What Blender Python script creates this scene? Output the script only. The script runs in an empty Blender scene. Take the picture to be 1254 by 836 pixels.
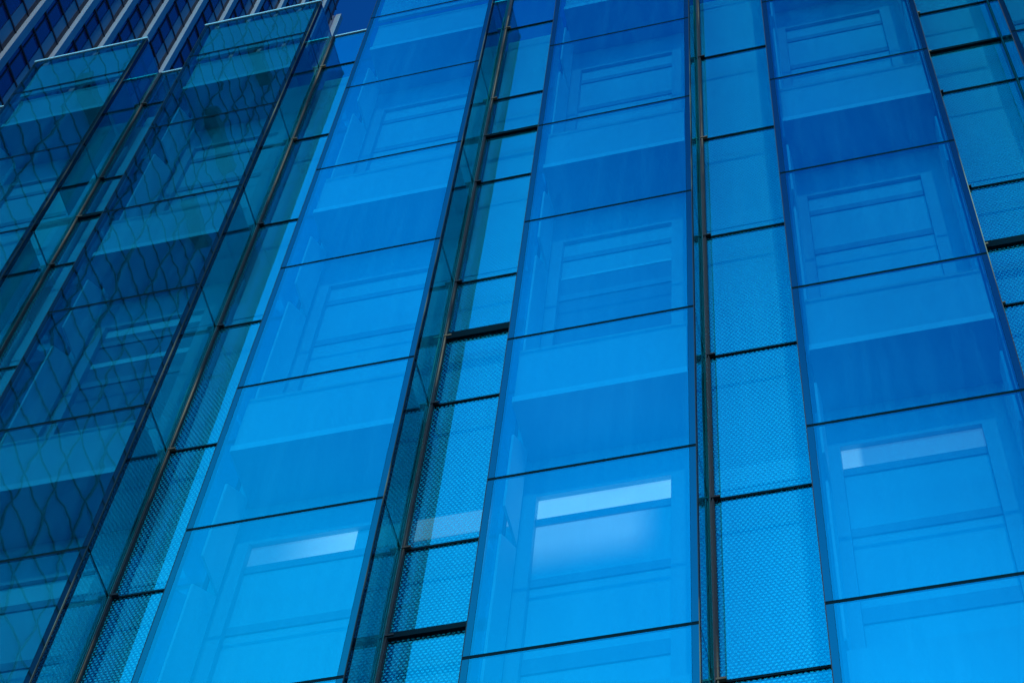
import bpy, math, random
from mathutils import Matrix, Vector
random.seed(7)
sc = bpy.context.scene
col = sc.collection
R = math.radians

# ------------------------------------------------------------------ world, sun, view
SUN_EL, SUN_AZ = 40.0, 166.0          # degrees; azimuth from +Y towards +X
world = bpy.data.worlds.new("World"); sc.world = world
world.use_nodes = True
nt = world.node_tree; nt.nodes.clear()
out = nt.nodes.new('ShaderNodeOutputWorld'); bg = nt.nodes.new('ShaderNodeBackground')
sky = nt.nodes.new('ShaderNodeTexSky'); sky.sky_type = 'NISHITA'; sky.sun_disc = False
sky.sun_elevation = R(SUN_EL); sky.sun_rotation = R(SUN_AZ)
sky.altitude = 200; sky.air_density = 1.0; sky.dust_density = 0.4; sky.ozone_density = 3.0
# deep clear sky; dark band and south-west bright bank added for the reflections
GA, GE = R(225.0), R(10.0)
bank_dir = (math.sin(GA) * math.cos(GE), math.cos(GA) * math.cos(GE), math.sin(GE))
tc = nt.nodes.new('ShaderNodeTexCoord')
dt = nt.nodes.new('ShaderNodeVectorMath'); dt.operation = 'DOT_PRODUCT'; dt.inputs[1].default_value = bank_dir
nt.links.new(tc.outputs['Generated'], dt.inputs[0])
rampn = nt.nodes.new('ShaderNodeValToRGB'); cr = rampn.color_ramp; cr.interpolation = 'EASE'
SKY = [(0.05, (0.02, 0.40, 1.0)), (0.34, (0.01, 0.15, 0.50)), (0.46, (0.015, 1.0, 2.2)), (0.61, (0.03, 3.5, 4.5)), (0.76, (0.05, 5.4, 5.0))]
while len(cr.elements) < len(SKY): cr.elements.new(0.5)
for e, (p, c) in zip(cr.elements, SKY):
    e.position = p; e.color = tuple(v / 8 for v in c) + (1,)
nt.links.new(dt.outputs['Value'], rampn.inputs[0])
up = nt.nodes.new('ShaderNodeVectorMath'); up.operation = 'SCALE'; up.inputs['Scale'].default_value = 8.0
nt.links.new(rampn.outputs[0], up.inputs[0])
tint = nt.nodes.new('ShaderNodeVectorMath'); tint.operation = 'MULTIPLY'
nt.links.new(sky.outputs[0], tint.inputs[0]); nt.links.new(up.outputs[0], tint.inputs[1])
nt.links.new(tint.outputs[0], bg.inputs[0])
bg.inputs[1].default_value = 0.15
nt.links.new(bg.outputs[0], out.inputs[0])

sl = bpy.data.lights.new('sun', 'SUN'); sl.energy = 2.05; sl.angle = R(0.5); sl.color = (1.0, 0.97, 0.92)
so = bpy.data.objects.new('sun', sl); col.objects.link(so)
sd = Vector((math.sin(R(SUN_AZ)) * math.cos(R(SUN_EL)), math.cos(R(SUN_AZ)) * math.cos(R(SUN_EL)), math.sin(R(SUN_EL))))
so.rotation_euler = sd.to_track_quat('Z', 'Y').to_euler(); so.location = (0, -40, 60)

vs = sc.view_settings
vs.view_transform = 'Standard'; vs.look = 'None'; vs.gamma = 1; vs.exposure = -0.12
cy = sc.cycles
cy.max_bounces = 12; cy.transparent_max_bounces = 32; cy.glossy_bounces = 6; cy.diffuse_bounces = 5
cy.use_denoising = True
cy.caustics_reflective = False; cy.caustics_refractive = False

# ------------------------------------------------------------------ dimensions (m)
TOP = 23.804
PITCH, W, P = 2.16, 1.429, 0.462
J = [0.0, 0.971, 2.969, 4.961, 6.957, 8.947, 10.853, 12.758, 14.70, 16.70]
Z = [TOP - j for j in J]
S_FLOOR = [TOP - 0.96, TOP - 4.952, TOP - 8.947, TOP - 12.93]     # top of each floor's spandrel
XL = lambda k: k * PITCH
BODY0, BODY1 = -0.74, 14.6

# ------------------------------------------------------------------ materials
def new_mat(name):
    m = bpy.data.materials.new(name); m.use_nodes = True
    m.node_tree.nodes.clear()
    return m, m.node_tree.nodes, m.node_tree.links

def mth(N, L, op, a, b=None, c=None):
    n = N.new('ShaderNodeMath'); n.operation = op
    for i, v in enumerate((a, b, c)):
        if v is None: continue
        if isinstance(v, (int, float)): n.inputs[i].default_value = v
        else: L.new(v, n.inputs[i])
    return n.outputs[0]

def paint(name, colr, rough=0.5, metal=0.0, var=0.12, scale=2.0, spec=0.4):
    m, N, L = new_mat(name)
    o = N.new('ShaderNodeOutputMaterial'); b = N.new('ShaderNodeBsdfPrincipled')
    g = N.new('ShaderNodeNewGeometry'); t = N.new('ShaderNodeTexNoise')
    t.inputs['Scale'].default_value = scale; t.inputs['Detail'].default_value = 5
    L.new(g.outputs['Position'], t.inputs['Vector'])
    mx = N.new('ShaderNodeMix'); mx.data_type = 'RGBA'
    mx.inputs['A'].default_value = tuple(c * (1 - var) for c in colr) + (1,)
    mx.inputs['B'].default_value = tuple(min(1, c * (1 + var)) for c in colr) + (1,)
    L.new(t.outputs['Fac'], mx.inputs['Factor'])
    L.new(mx.outputs['Result'], b.inputs['Base Color'])
    b.inputs['Roughness'].default_value = rough; b.inputs['Metallic'].default_value = metal
    b.inputs['Specular IOR Level'].default_value = spec
    L.new(b.outputs[0], o.inputs[0])
    return m

def wavy_normal(N, L, k1, k2, tilt):
    """normal of a pane of heat-treated glass: roller waves plus the pane's own small tilt"""
    g = N.new('ShaderNodeNewGeometry')
    acc = g.outputs['Normal']
    oi = N.new('ShaderNodeObjectInfo')
    sh = N.new('ShaderNodeVectorMath'); sh.operation = 'SCALE'; sh.inputs[0].default_value = (37.0, 11.0, 53.0)
    L.new(oi.outputs['Random'], sh.inputs['Scale'])
    pp = N.new('ShaderNodeVectorMath'); pp.operation = 'ADD'
    L.new(g.outputs['Position'], pp.inputs[0]); L.new(sh.outputs[0], pp.inputs[1])
    for sc_, k in ((1.9, k1), (6.0, k2)):
        t = N.new('ShaderNodeTexNoise'); t.inputs['Scale'].default_value = sc_; t.inputs['Detail'].default_value = 0
        L.new(pp.outputs[0], t.inputs['Vector'])
        s = N.new('ShaderNodeVectorMath'); s.operation = 'SUBTRACT'; s.inputs[1].default_value = (.5, .5, .5)
        L.new(t.outputs['Color'], s.inputs[0])
        m = N.new('ShaderNodeVectorMath'); m.operation = 'SCALE'; m.inputs['Scale'].default_value = k
        L.new(s.outputs[0], m.inputs[0])
        a = N.new('ShaderNodeVectorMath'); a.operation = 'ADD'
        L.new(acc, a.inputs[0]); L.new(m.outputs[0], a.inputs[1]); acc = a.outputs[0]
    wn = N.new('ShaderNodeTexWhiteNoise'); wn.noise_dimensions = '1D'
    L.new(oi.outputs['Random'], wn.inputs['W'])
    s = N.new('ShaderNodeVectorMath'); s.operation = 'SUBTRACT'; s.inputs[1].default_value = (.5, .5, .5)
    L.new(wn.outputs['Color'], s.inputs[0])
    m = N.new('ShaderNodeVectorMath'); m.operation = 'SCALE'; m.inputs['Scale'].default_value = tilt
    L.new(s.outputs[0], m.inputs[0])
    a = N.new('ShaderNodeVectorMath'); a.operation = 'ADD'
    L.new(acc, a.inputs[0]); L.new(m.outputs[0], a.inputs[1])
    n = N.new('ShaderNodeVectorMath'); n.operation = 'NORMALIZE'; L.new(a.outputs[0], n.inputs[0])
    return n.outputs[0]

def coated_glass(name, trans, refl, r0=0.28, k1=0.0065, k2=0.0024, tilt=0.003, frit=None):
    m, N, L = new_mat(name)
    o = N.new('ShaderNodeOutputMaterial')
    tr = N.new('ShaderNodeBsdfTransparent'); tr.inputs[0].default_value = trans + (1,)
    gl = N.new('ShaderNodeBsdfGlossy'); gl.inputs['Color'].default_value = refl + (1,)
    gl.inputs['Roughness'].default_value = 0.0
    L.new(wavy_normal(N, L, k1, k2, tilt), gl.inputs['Normal'])
    g0 = N.new('ShaderNodeNewGeometry'); dp = N.new('ShaderNodeVectorMath'); dp.operation = 'DOT_PRODUCT'
    L.new(g0.outputs['Normal'], dp.inputs[0]); L.new(g0.outputs['Incoming'], dp.inputs[1])
    c5 = mth(N, L, 'POWER', mth(N, L, 'SUBTRACT', 1.0, mth(N, L, 'ABSOLUTE', dp.outputs['Value'])), 5.0)
    fac = mth(N, L, 'MULTIPLY_ADD', c5, 1.0 - r0, r0)                  # Schlick, the same from both sides
    base = tr.outputs[0]
    if frit:
        colr, pitch, rad = frit
        g = N.new('ShaderNodeNewGeometry'); sp = N.new('ShaderNodeSeparateXYZ')
        L.new(g.outputs['Position'], sp.inputs[0])
        u = mth(N, L, 'DIVIDE', sp.outputs['X'], pitch)
        v = mth(N, L, 'DIVIDE', sp.outputs['Z'], pitch * 0.866)
        row = mth(N, L, 'FLOOR', v)
        odd = mth(N, L, 'MODULO', mth(N, L, 'ABSOLUTE', row), 2.0)
        uu = mth(N, L, 'ADD', u, mth(N, L, 'MULTIPLY', odd, 0.5))
        du = mth(N, L, 'SUBTRACT', mth(N, L, 'FRACT', uu), 0.5)
        dv = mth(N, L, 'SUBTRACT', mth(N, L, 'FRACT', v), 0.5)
        d = mth(N, L, 'SQRT', mth(N, L, 'ADD', mth(N, L, 'MULTIPLY', du, du), mth(N, L, 'MULTIPLY', dv, dv)))
        dot = mth(N, L, 'LESS_THAN', d, rad)
        df = N.new('ShaderNodeBsdfDiffuse'); df.inputs[0].default_value = colr + (1,)
        mx0 = N.new('ShaderNodeMixShader')
        fade = N.new('ShaderNodeMapRange'); fade.inputs['From Min'].default_value = TOP - 10.0; fade.inputs['From Max'].default_value = TOP - 3.0
        fade.inputs['To Min'].default_value = 0.5; fade.inputs['To Max'].default_value = 0.12           # thinner print towards the top
        L.new(sp.outputs['Z'], fade.inputs['Value'])
        L.new(mth(N, L, 'MULTIPLY', dot, fade.outputs['Result']), mx0.inputs[0]); L.new(base, mx0.inputs[1]); L.new(df.outputs[0], mx0.inputs[2])
        base = mx0.outputs[0]
    # dust and rain runs, long and thin down the pane
    gd = N.new('ShaderNodeNewGeometry'); mp = N.new('ShaderNodeMapping'); mp.inputs['Scale'].default_value = (9.0, 9.0, 0.55)
    L.new(gd.outputs['Position'], mp.inputs['Vector'])
    td = N.new('ShaderNodeTexNoise'); td.inputs['Scale'].default_value = 1.0; td.inputs['Detail'].default_value = 6; td.inputs['Roughness'].default_value = 0.65
    L.new(mp.outputs[0], td.inputs['Vector'])
    rd = N.new('ShaderNodeMapRange'); rd.inputs['From Min'].default_value = 0.45; rd.inputs['From Max'].default_value = 0.8
    rd.inputs['To Min'].default_value = 0.008; rd.inputs['To Max'].default_value = 0.11
    L.new(td.outputs['Fac'], rd.inputs['Value'])
    dd = N.new('ShaderNodeBsdfDiffuse'); dd.inputs[0].default_value = (0.03, 0.30, 0.42, 1)
    mxd = N.new('ShaderNodeMixShader'); L.new(rd.outputs[0], mxd.inputs[0]); L.new(base, mxd.inputs[1]); L.new(dd.outputs[0], mxd.inputs[2])
    base = mxd.outputs[0]
    mx = N.new('ShaderNodeMixShader')
    L.new(fac, mx.inputs[0]); L.new(base, mx.inputs[1]); L.new(gl.outputs[0], mx.inputs[2])
    L.new(mx.outputs[0], o.inputs[0])
    return m

def edge_mat(name):
    m, N, L = new_mat(name)
    o = N.new('ShaderNodeOutputMaterial'); d = N.new('ShaderNodeBsdfDiffuse'); d.inputs[0].default_value = (0.003, 0.012, 0.02, 1)
    gl = N.new('ShaderNodeBsdfGlossy'); gl.inputs['Color'].default_value = REFL + (1,); gl.inputs['Roughness'].default_value = 0.0
    L.new(wavy_normal(N, L, 0.006, 0.001, 0.002), gl.inputs['Normal'])
    mx = N.new('ShaderNodeMixShader'); mx.inputs[0].default_value = 0.17
    L.new(d.outputs[0], mx.inputs[1]); L.new(gl.outputs[0], mx.inputs[2]); L.new(mx.outputs[0], o.inputs[0])
    return m

def clear_mat(name):
    m, N, L = new_mat(name)
    o = N.new('ShaderNodeOutputMaterial'); tr = N.new('ShaderNodeBsdfTransparent')
    L.new(tr.outputs[0], o.inputs[0])
    return m

def emissive(name, strength, soft=False, along=None, floor=0.0):
    """glass or blind with emission added over its diffuse colour"""
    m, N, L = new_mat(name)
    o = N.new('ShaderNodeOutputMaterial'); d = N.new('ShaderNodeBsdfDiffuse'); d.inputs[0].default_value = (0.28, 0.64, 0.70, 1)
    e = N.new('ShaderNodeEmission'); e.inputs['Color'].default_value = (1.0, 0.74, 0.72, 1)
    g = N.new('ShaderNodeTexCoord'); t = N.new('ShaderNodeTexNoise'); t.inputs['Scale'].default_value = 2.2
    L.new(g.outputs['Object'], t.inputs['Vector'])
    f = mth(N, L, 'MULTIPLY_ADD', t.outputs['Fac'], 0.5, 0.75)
    if soft:                                                              # cloud reflection painted as emission, strongest at the upper left
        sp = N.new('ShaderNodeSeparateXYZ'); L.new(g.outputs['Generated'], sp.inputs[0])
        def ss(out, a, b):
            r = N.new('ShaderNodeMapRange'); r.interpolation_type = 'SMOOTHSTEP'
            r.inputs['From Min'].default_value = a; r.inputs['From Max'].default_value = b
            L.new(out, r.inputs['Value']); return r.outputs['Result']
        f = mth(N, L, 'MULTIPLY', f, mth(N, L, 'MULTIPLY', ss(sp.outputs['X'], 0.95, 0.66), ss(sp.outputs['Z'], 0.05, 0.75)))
    if along:                                                             # emission rises towards one end
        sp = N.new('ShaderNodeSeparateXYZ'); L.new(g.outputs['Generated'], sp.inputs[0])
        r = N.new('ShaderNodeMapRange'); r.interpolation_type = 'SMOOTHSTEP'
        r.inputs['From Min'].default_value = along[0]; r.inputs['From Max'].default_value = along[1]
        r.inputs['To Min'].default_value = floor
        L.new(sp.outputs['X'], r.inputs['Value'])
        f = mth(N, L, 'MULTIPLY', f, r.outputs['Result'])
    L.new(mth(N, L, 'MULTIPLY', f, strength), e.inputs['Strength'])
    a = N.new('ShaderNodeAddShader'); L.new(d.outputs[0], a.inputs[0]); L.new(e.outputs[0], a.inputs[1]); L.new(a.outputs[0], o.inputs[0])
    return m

def patchy_bronze(name):
    """bronze mixed with black in long stretches"""
    m, N, L = new_mat(name)
    o = N.new('ShaderNodeOutputMaterial'); b = N.new('ShaderNodeBsdfPrincipled')
    g = N.new('ShaderNodeNewGeometry'); t = N.new('ShaderNodeTexNoise')
    t.inputs['Scale'].default_value = 0.55; t.inputs['Detail'].default_value = 3
    L.new(g.outputs['Position'], t.inputs['Vector'])
    c = N.new('ShaderNodeValToRGB')
    c.color_ramp.elements[0].position = 0.50; c.color_ramp.elements[0].color = (0.012, 0.016, 0.022, 1)
    c.color_ramp.elements[1].position = 0.66; c.color_ramp.elements[1].color = (0.30, 0.20, 0.12, 1)
    L.new(t.outputs['Fac'], c.inputs[0]); L.new(c.outputs[0], b.inputs['Base Color'])
    b.inputs['Roughness'].default_value = 0.6; b.inputs['Specular IOR Level'].default_value = 0.1
    L.new(b.outputs[0], o.inputs[0])
    return m

TINT = (0.15, 0.50, 0.60)
REFL = (0.03, 0.50, 0.74)
M = {}
M['glass'] = coated_glass('blue_coated_glass', TINT, REFL)
M['recess_glass'] = coated_glass('dotted_blue_glass', TINT, REFL, r0=0.22, k1=0.004, k2=0.001, tilt=0.002,
                                 frit=((0.012, 0.40, 0.58), 0.034, 0.31))
M['edge_glass'] = edge_mat('black_backed_edge_glass')
M['side_glass'] = coated_glass('teal_side_glass', TINT, (0.03, 0.80, 0.88), r0=0.42, k1=0.004, k2=0.001, tilt=0.002)
M['clear'] = clear_mat('clear_inner_glass_face')
M['edge'] = paint('dark_green_glass_edge', (0.01, 0.06, 0.07), 0.3)
M['joint'] = paint('black_silicone_joint', (0.004, 0.012, 0.018), 0.7, spec=0.0)
M['frame'] = paint('black_anodised_frame', (0.006, 0.010, 0.016), 0.5, spec=0.15)
M['bronze'] = patchy_bronze('patchy_bronze_metal')
M['coping'] = paint('pale_coping_metal', (0.36, 0.43, 0.46), 0.45, 0.0, 0.08, 6.0)
M['spandrel'] = paint('pale_grey_spandrel', (0.28, 0.61, 0.67), 0.6, var=0.05, scale=1.2)
M['lip'] = paint('white_spandrel_lip', (0.42, 0.82, 0.86), 0.5, var=0.04)
M['inner'] = paint('light_grey_inner_frame', (0.24, 0.53, 0.60), 0.6, var=0.06)
M['bar'] = paint('mid_grey_window_bar', (0.14, 0.36, 0.43), 0.6, var=0.06)
M['side'] = paint('white_side_panel', (0.40, 0.80, 0.84), 0.6, var=0.04)
M['blind'] = paint('white_roller_blind', (0.28, 0.64, 0.70), 0.7, var=0.10, scale=1.1)
M['blind_dark'] = paint('dark_blue_blind', (0.08, 0.24, 0.32), 0.6, var=0.12, scale=1.3)
M['toplight'] = paint('white_opal_toplight', (0.45, 0.85, 0.88), 0.5, var=0.03)
M['emissive'] = emissive('emissive_toplight', 1.2)
M['emissive_soft'] = emissive('faint_emissive_toplight', 0.42)
M['emissive_right'] = emissive('toplight_emissive_at_right', 1.1, along=(0.15, 0.95), floor=0.12)
M['emissive_left'] = emissive('toplight_emissive_at_left', 0.75, along=(0.16, 0.11), floor=0.22)
M['cloud_sheen'] = emissive('blind_with_painted_sheen', 0.55, soft=True)
M['back'] = paint('grey_recess_back_wall', (0.26, 0.62, 0.68), 0.7, var=0.12, scale=1.5)
M['concrete'] = paint('grey_concrete', (0.30, 0.30, 0.30), 0.85, var=0.15)
M['fin'] = paint('pale_stone_fin', (0.24, 0.32, 0.36), 0.7, var=0.12, scale=0.8)
M['tower_glass'] = paint('navy_tower_glass', (0.004, 0.03, 0.13), 0.12, 0.0, 0.3, 0.25, 0.5)
M['band_and_fin_shade'] = paint('teal_panel_and_fin_shade', (0.012, 0.11, 0.19), 0.45, 0.0, 0.25, 0.4)
M['tower_line'] = paint('black_tower_rail', (0.004, 0.006, 0.012), 0.5)
M['wall_glass'] = paint('dark_blue_curtain_wall_glass', (0.02, 0.26, 0.46), 0.35, 0.0, 0.25, 0.2, 0.4)
M['ground'] = paint('grey_paving', (0.38, 0.38, 0.36), 0.9, var=0.2, scale=0.7)

# ------------------------------------------------------------------ mesh helpers
class MB:
    def __init__(s): s.v = []; s.f = []; s.m = []; s.mats = []
    def mi(s, name):
        if name not in s.mats: s.mats.append(name)
        return s.mats.index(name)
    def box(s, x0, x1, y0, y1, z0, z1, mat, faces=None):
        """faces: dict face -> material for -x +x -y +y -z +z"""
        b = len(s.v)
        s.v += [(x0,y0,z0),(x1,y0,z0),(x1,y1,z0),(x0,y1,z0),(x0,y0,z1),(x1,y0,z1),(x1,y1,z1),(x0,y1,z1)]
        for key, q in (('-x',(0,4,7,3)),('+x',(1,2,6,5)),('-y',(0,1,5,4)),('+y',(2,3,7,6)),('-z',(0,3,2,1)),('+z',(4,5,6,7))):
            s.f.append(tuple(b+i for i in q)); s.m.append(s.mi((faces or {}).get(key, mat)))
        return s
    def prism_x(s, x0, x1, prof, mat):
        """closed profile of (y, z), extruded along x"""
        b = len(s.v); n = len(prof)
        s.v += [(x0, y, z) for y, z in prof] + [(x1, y, z) for y, z in prof]
        k = s.mi(mat)
        s.f.append(tuple(b+i for i in range(n))[::-1]); s.m.append(k)
        s.f.append(tuple(b+n+i for i in range(n))); s.m.append(k)
        for i in range(n):
            j = (i+1) % n
            s.f.append((b+i, b+j, b+n+j, b+n+i)); s.m.append(k)
        return s
    def build(s, name, parent=None, bevel=0.0):
        me = bpy.data.meshes.new(name); me.from_pydata(s.v, [], s.f); me.update()
        for n in s.mats: me.materials.append(M[n])
        for i, p in enumerate(me.polygons): p.material_index = s.m[i]
        o = bpy.data.objects.new(name, me); col.objects.link(o)
        if parent is not None: o.parent = parent
        if bevel:
            b = o.modifiers.new('bevel', 'BEVEL'); b.width = bevel; b.segments = 2; b.limit_method = 'ANGLE'
        return o

def empty(name, loc, label, cat, group=None):
    o = bpy.data.objects.new(name, None); col.objects.link(o); o.location = loc
    o['label'] = label; o['category'] = cat
    if group: o['group'] = group
    return o

# ------------------------------------------------------------------ ground
g = MB().box(-400, 400, -400, 400, -0.5, 0.0, 'ground').build('ground'); g['kind'] = 'structure'

# ------------------------------------------------------------------ the glass building
bld = empty('office_building', (0, 0, 0), 'bright blue glass office building with projecting glass bays between narrow recessed strips', 'building')

def front_pane(k, i, parent):
    x0, x1 = XL(k), XL(k) + W
    z1 = Z[i] - (0.016 if i else 0.0); z0 = Z[i+1] + 0.016
    return MB().box(x0 + 0.048, x1 - 0.048, 0.0, 0.012, z0, z1, 'edge', {'-y': 'glass', '+y': 'clear'}).build('front_pane', parent)

def side_pane(k, i, parent):
    x1 = XL(k) + W
    z1 = Z[i] - (0.008 if i else 0.0); z0 = Z[i+1] + 0.008
    return MB().box(x1 - 0.012, x1, 0.0615, P - 0.02, z0, z1, 'edge', {'+x': 'side_glass', '-x': 'clear'}).build('side_pane', parent)

def bay(k):
    x0, x1 = XL(k), XL(k) + W
    zb = Z[-1]
    # frame: corner posts behind the glass, joints, inner corner bars
    f = MB()
    cw = 0.046
    for i in range(len(Z) - 1):                                            # black-backed glass edge strips
        za, zc = Z[i+1] + 0.016, Z[i] - (0.016 if i else 0.0)
        f.box(x0 + 0.003, x0 + cw, 0.0, 0.05, za, zc, 'frame', {'-y': 'edge_glass'})
        f.box(x1 - cw, x1 - 0.0015, 0.0, 0.060, za, zc, 'frame', {'-y': 'edge_glass', '+x': 'edge_glass'})
    for i in range(1, len(Z)):
        z = Z[i]
        f.box(x0 + 0.004, x1 - 0.006, 0.003, 0.0128, z - 0.015, z + 0.015, 'joint')
        f.box(x1 - 0.010, x1 - 0.002, 0.0605, P - 0.02, z - 0.008, z + 0.008, 'joint')
    bayo = f.build('glass_bay', bld)
    for i in range(len(Z) - 1):
        front_pane(k, i, bayo); side_pane(k, i, bayo)
    # left return, one tall sheet of glass
    MB().box(x0, x0 + 0.012, 0.016, P - 0.02, zb, Z[0], 'edge', {'-x': 'side_glass', '+x': 'clear'}).build('side_glazing', bayo)
    # corner bead of bronze metal on the front right edge
    MB().box(x1 - 0.004, x1 + 0.002, -0.001, 0.0135, zb, Z[0] - 0.01, 'bronze').build('corner_bead', bayo)
    MB().box(x0 - 0.003, x0 + 0.0025, -0.001, 0.0135, zb, Z[0] - 0.01, 'frame').build('corner_bead', bayo)
    # coping
    MB().box(x0 - 0.005, x1 + 0.006, -0.012, 0.035, Z[0] + 0.001, Z[0] + 0.030, 'coping').build('coping', bayo)
    # parapet backing behind the top glass row; lens falloff put into its grey
    MB().box(x0 + 0.07, x1 - 0.07, 0.052, 0.08, Z[1] + 0.01, Z[0] - 0.03, 'inner').build('parapet_panel', bayo)
    # one set of inner pieces per floor
    for n, s in enumerate(S_FLOOR):
        yf = 0.10 if n < 3 else 0.20
        sp = MB().box(x0 + 0.076, x1 - 0.076, yf, 0.62, s - 0.72, s - 0.03, 'spandrel')
        spo = sp.build('spandrel_panel', bayo)
        MB().box(x0 + 0.070, x1 - 0.070, yf - 0.02, 0.62, s - 0.80, s - 0.723, 'inner', {'-y': 'lip'}).build('spandrel_lip', bayo)
        wx0, wx1 = x0 + 0.166, x1 - 0.29
        h = s - 1.29
        low = s - 4.0 if n < 3 else Z[-1]
        fr = MB()
        fr.box(x0 + 0.02, x1 - 0.02, 0.60, 0.66, h, s - 0.803, 'inner')           # downstand
        fr.box(x0 + 0.02, wx0, 0.58, 0.66, low, h - 0.003, 'inner')               # jambs
        fr.box(wx1, x1 - 0.02, 0.58, 0.66, low, h - 0.003, 'inner')
        for a, b in ((0.25, 0.33), (0.96, 1.05), (1.81, 1.96)):
            fr.box(wx0 + 0.002, wx1 - 0.002, 0.622, 0.66, h - b, h - a, 'bar')
        wo = fr.build('window', bayo)
        up = (n == 1)
        kind = {0: 'blind', 1: 'blind', 2: 'blind', 3: 'blind'}[n]
        pn = MB()
        tl = 'toplight' if n == 2 else 'blind'
        if k == 1 and n == 1:
            pn.box(wx0 + .002, wx1 - .002, 0.635, 0.65, h - 0.14, h - 0.004, 'toplight')
            pn.box(wx0 + .002, wx1 - .002, 0.635, 0.65, h - 0.249, h - 0.14, 'blind_dark')
            pn.box(wx0 + .002, wx1 - .002, 0.635, 0.65, h - 0.62, h - 0.331, 'blind_dark')
            pn.box(wx0 + .002, wx1 - .002, 0.630, 0.65, h - 0.70, h - 0.622, 'toplight')
            pn.box(wx0 + .002, wx1 - .002, 0.635, 0.65, h - 0.959, h - 0.702, 'blind_dark')
            pn.box(wx0 + .002, wx1 - .002, 0.635, 0.65, h - 1.809, h - 1.051, 'blind_dark')
        else:
            xs = [(wx0 + .002, wx1 - .002, tl)]
            emitm = {2: 'emissive_right', 3: 'emissive', 4: 'emissive_left'}.get(k) if n == 2 else None
            if emitm:
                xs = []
                tlo = MB().box(wx0 + .002, wx1 - (.16 if k == 2 else .002), 0.635, 0.65, h - 0.249, h - 0.004, emitm).build('toplight', bayo)
                tlo['label'] = {2: 'pale top light brightest at its right end', 3: 'bright white top light', 4: 'top light brightest at its left end'}[k]
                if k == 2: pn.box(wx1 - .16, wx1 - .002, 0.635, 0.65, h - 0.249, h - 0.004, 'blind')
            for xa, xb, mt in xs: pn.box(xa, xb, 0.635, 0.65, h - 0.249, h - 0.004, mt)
            low1 = 'blind_dark' if (k == 3 and n == 1) else kind
            if low1 != kind:
                pn.box(wx0 + .002, wx1 - .002, 0.635, 0.65, h - 0.62, h - 0.331, kind)
                pn.box(wx0 + .002, wx1 - .002, 0.630, 0.65, h - 0.66, h - 0.622, 'toplight')
                pn.box(wx0 + .002, wx1 - .002, 0.635, 0.65, h - 0.959, h - 0.662, low1)
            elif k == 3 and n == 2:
                MB().box(wx0 + .002, wx1 - .002, 0.635, 0.65, h - 0.959, h - 0.331, 'cloud_sheen').build('sheen_blind', bayo)  # pale cloud reflection painted onto this blind
            else:
                pn.box(wx0 + .002, wx1 - .002, 0.635, 0.65, h - 0.959, h - 0.331, kind)
            pn.box(wx0 + .002, wx1 - .002, 0.635, 0.65, h - 1.809, h - 1.051, low1)
        pn.box(wx0 + .002, wx1 - .002, 0.635, 0.65, low + 0.0, h - 1.961, kind)
        pn.build('window_blind', bayo)
        # pale side panels with a sloping head, one behind each row of glass
        for (zt, zl) in ((s - 0.80, s - 1.99), (s - 2.02, s - 3.96)):
            if zl < Z[-1]: zl = Z[-1] + 0.01
            MB().prism_x(x0 + 0.070, x0 + 0.088, [(0.17, zl), (0.50, zl), (0.50, zt - 0.01), (0.17, zt - 0.30)], 'side').build('side_panel', bayo)
            if k >= 4:
                MB().prism_x(x1 - 0.088, x1 - 0.070, [(0.17, zl), (0.50, zl), (0.50, zt - 0.01), (0.17, zt - 0.30)], 'side').build('side_panel', bayo)
    if k == 0:                                                             # black sheets added for the dark patches in the right side glass
        for za, zb2 in ((TOP - 3.9, TOP - 1.9), (TOP - 7.2, TOP - 5.0)):
            o = MB().box(x1 - 0.064, x1 - 0.052, 0.065, 0.40, za, zb2, 'frame').build('dark_sheet', bayo); o['label'] = 'black sheet added behind the side glass'
    return bayo

# thick black joints in every other recess, at the floor slabs (depth below the top)
THICK = {-1: [(3.90, .05), (7.90, .09), (11.83, .06)], 1: [], 3: [], 0: [(3.90, .06)], 2: [(3.906, .05), (7.90, .10), (11.83, .055)],
         4: [(3.06, .03), (4.00, .04), (8.00, .10), (11.9, .05)], 5: [(3.9, .05), (7.9, .09)]}

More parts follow.
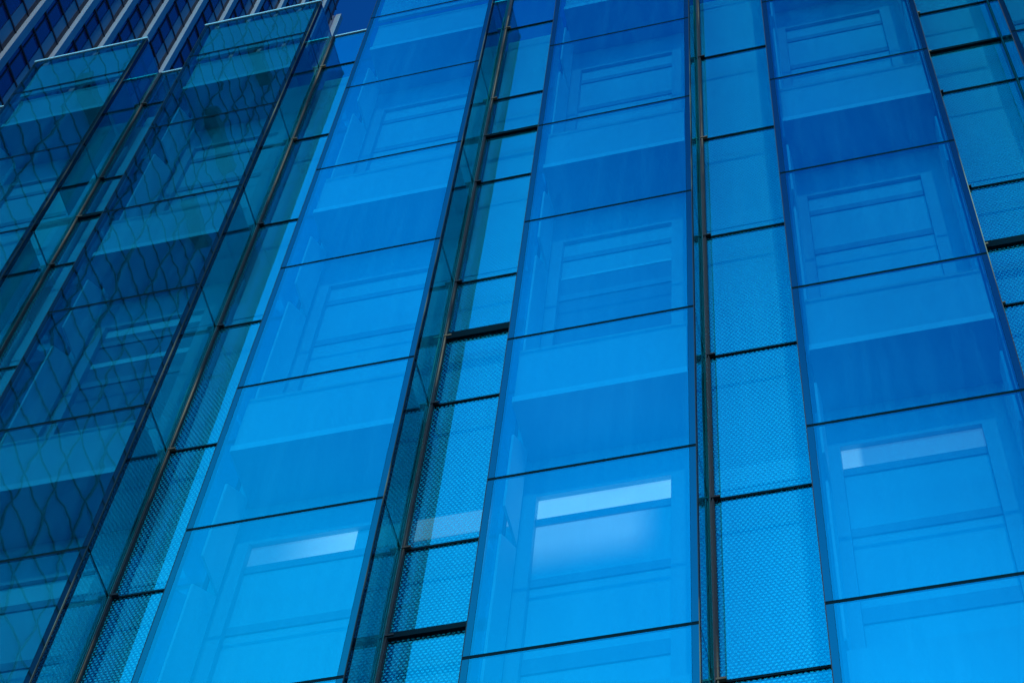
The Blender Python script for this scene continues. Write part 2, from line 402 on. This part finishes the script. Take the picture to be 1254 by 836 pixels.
def recess(k):
    """recessed strip right of bay k"""
    x0, x1 = XL(k) + W, XL(k + 1)
    if k == -1: x0 = BODY0
    if k == 5: x1 = BODY1
    ys = P
    cuts = [j for j in J]
    for t, _ in THICK[k]:
        if min(abs(t - j) for j in cuts) > 0.2: cuts.append(t)
    cuts.sort()
    thick = dict(THICK[k])
    f = MB()
    for c in cuts[1:]:
        h = thick.get(c, 0.022) / 2
        f.box(x0 + 0.034, x1 - 0.012, ys - 0.010 - (0.02 if c in thick else 0), ys + 0.02, TOP - c - h, TOP - c + h, 'joint')
    # dark post in the corner behind the bronze bar
    f.box(x0 + 0.001, x0 + 0.033, ys - 0.019, ys + 0.05, Z[-1], TOP, 'frame')
    f.box(x1 - 0.011, x1 - 0.001, ys - 0.015, ys + 0.03, Z[-1], TOP, 'frame')
    ro = f.build('recessed_strip', bld)
    for a, b in zip(cuts[:-1], cuts[1:]):
        ha = thick.get(a, 0.022) / 2 if a else 0; hb = thick.get(b, 0.022) / 2
        MB().box(x0 + 0.034, x1 - 0.012, ys, ys + 0.012, TOP - b + hb + .001, TOP - a - ha - .001, 'edge',
                 {'-y': 'recess_glass', '+y': 'clear'}).build('recess_pane', ro)
    for c in cuts[1:]:                                                     # bracket where a joint meets the mullion
        MB().box(x0 + 0.012, x0 + 0.075, ys - 0.038, ys - 0.012, TOP - c - 0.009, TOP - c + 0.009, 'bronze').build('bracket', ro)
    MB().box(x0 + 0.020, x0 + 0.030, ys - 0.032, ys - 0.020, Z[-1], TOP - 0.6 if k != 1 else TOP - 0.02, 'bronze').build('mullion', ro)
    MB().box(x0 + 0.034, x1 - 0.002, ys - 0.014, ys + 0.035, TOP + 0.001, TOP + 0.028, 'coping').build('coping', ro)
    # lining behind the glass, with the pale window head band of each floor
    b = MB(); prev = TOP - 0.9
    for n, s in enumerate(S_FLOOR):
        h = s - 1.29
        b.box(x0, x1, 0.64, 0.70, h + 0.001, prev, 'back')
        b.box(x0, x1, 0.63, 0.70, h - 0.25, h, 'emissive_soft' if (k == 2 and n == 2) else ('toplight' if n == 2 else 'blind'))
        prev = h - 0.251
    b.box(x0, x1, 0.64, 0.70, Z[-1], prev, 'back')
    b.build('lining', ro)

for k in range(0, 6): bay(k)
for k in range(-1, 6): recess(k)
# body: roof, floors' core and the base below the glass
MB().box(BODY0, BODY1, 0.71, 16, Z[-1], TOP - 0.95, 'concrete').build('core', bld)
MB().box(BODY0, BODY1, 0.0, 16, 0, Z[-1] - 0.02, 'concrete').build('base_wall', bld)

# ------------------------------------------------------------------ pale finned tower beyond the roof
TX = -30.0
tw = empty('finned_tower', (TX - 12, 30, 0), 'tall dark blue tower with pale vertical fins rising beyond the roof', 'tower')
def tb(mb, name):                                                     # children keep world coordinates
    o = mb.build(name, tw); o.matrix_parent_inverse = Matrix.Translation(-Vector(tw.location)); return o
FY = [(y + 7.152) * 1.342 - 7.152 for y in (12.2, 14.11, 15.96, 17.68, 19.44, 21.31, 23.14, 24.94, 26.66, 28.34, 30.17)]
FY = [FY[0] - 2.4] + FY
YE = FY[-1] + 1.9
TT = 190.0
tb(MB().box(TX - 26, TX, FY[0] - 1.5, YE, 0, TT, 'tower_glass'), 'tower_body')
for i, y in enumerate(FY):
    tb(MB().box(TX + 0.002, TX + 0.38, y - 0.16, y + 0.24, 0, TT + 0.5, 'fin', {'+x': 'band_and_fin_shade'}), 'fin')  # shade of the fin's +x side painted on in teal
    y1 = FY[i+1] if i + 1 < len(FY) else YE
    tb(MB().box(TX + 0.002, TX + 0.05, y1 - 0.95, y1 - 0.40, 0, TT - .2, 'band_and_fin_shade'), 'band_panel')
    tb(MB().box(TX + 0.002, TX + 0.06, y + 0.72, y + 0.78, 0, TT - .2, 'tower_line'), 'window_bar')
    tb(MB().box(TX + 0.002, TX + 0.07, y1 - 0.40, y1 - 0.17, 0, TT - .2, 'tower_line'), 'shadow_gap')
ln = MB(); z = 30.0
while z < TT - 3:
    ln.box(TX + 0.003, TX + 0.10, FY[0] - 1.4, YE - 0.02, z - 0.07, z + 0.07, 'tower_line'); z += 2.32
tb(ln, 'floor_rail')
tb(MB().box(TX + 0.002, TX + 0.46, YE + 0.3, YE + 0.75, 0, 159.6, 'fin', {'+x': 'band_and_fin_shade'}), 'fin')  # +x side again carries its shade as teal colour
tb(MB().box(TX - 3.0, TX, YE + 0.002, YE + 0.8, 0, 159.0, 'tower_glass'), 'corner_bay')

# ------------------------------------------------------------------ gridded building behind, seen in the left bays' glass
NX = -14.0
sN = (9.222 + 14.0) / 17.22
ny = lambda y: -((y + 7.152) * sN - 7.152)                            # real y of a mirrored position
nz = lambda z: (z + 22.204) * sN + 1.6
nb = empty('curtain_wall_building', (NX - 9, -12, 0), 'dark blue gridded tower mirrored in the glass of the two left bays', 'tower')
def nbp(mb, name):
    o = mb.build(name, nb); o.matrix_parent_inverse = Matrix.Translation(-Vector(nb.location)); return o
Y_END, Y_START = ny(15.25), -3.0
HT = 104.0
nbp(MB().box(NX - 18, NX, Y_END, Y_START, 0, HT, 'wall_glass'), 'tower_body')
gr = MB()
step = 1.07 * sN
y = ny(13.96)
while y < Y_START:
    gr.box(NX + 0.003, NX + 0.045, y - 0.032, y + 0.032, 0, HT, 'frame'); y += step
gr.box(NX + 0.003, NX + 0.045, Y_END + 0.01, Y_END + 0.08, 0, HT, 'frame')
z = nz(18.13)
while z > 2: z -= 1.0 * sN
while z < HT:
    gr.box(NX + 0.004, NX + 0.04, Y_END + 0.01, Y_START - 0.01, z - 0.03, z + 0.03, 'frame'); z += 1.0 * sN
nbp(gr, 'mullion_grid')
for za, ya, yb in ((29.3, 11.8, 13.9), (25.15, 12.6, 13.95), (21.2, 7.5, 8.8), (35.2, 12.3, 13.6), (18.6, 4.2, 5.9)):
    nbp(MB().box(NX + 0.005, NX + 0.5, ny(yb), ny(ya), nz(za) - 0.28, nz(za) + 0.28, 'frame'), 'louvre')

# ------------------------------------------------------------------ camera (solved from the photograph's vanishing lines)
cam = bpy.data.cameras.new('camera'); co = bpy.data.objects.new('camera', cam); col.objects.link(co)
r = Vector((0.96863747, 0.23869168, 0.06904884)); u = Vector((0.17424511, -0.85061271, 0.4960813)); fw = Vector((-0.1771443, 0.46849152, 0.8655262))
mw = Matrix(((r.x, u.x, -fw.x, 9.222336), (r.y, u.y, -fw.y, -7.152192), (r.z, u.z, -fw.z, 1.6), (0, 0, 0, 1)))
co.matrix_world = mw
cam.sensor_fit = 'HORIZONTAL'; cam.sensor_width = 36.0; cam.lens = 2483.3 / 1254 * 36
cam.clip_start = 0.1; cam.clip_end = 2000
sc.camera = co
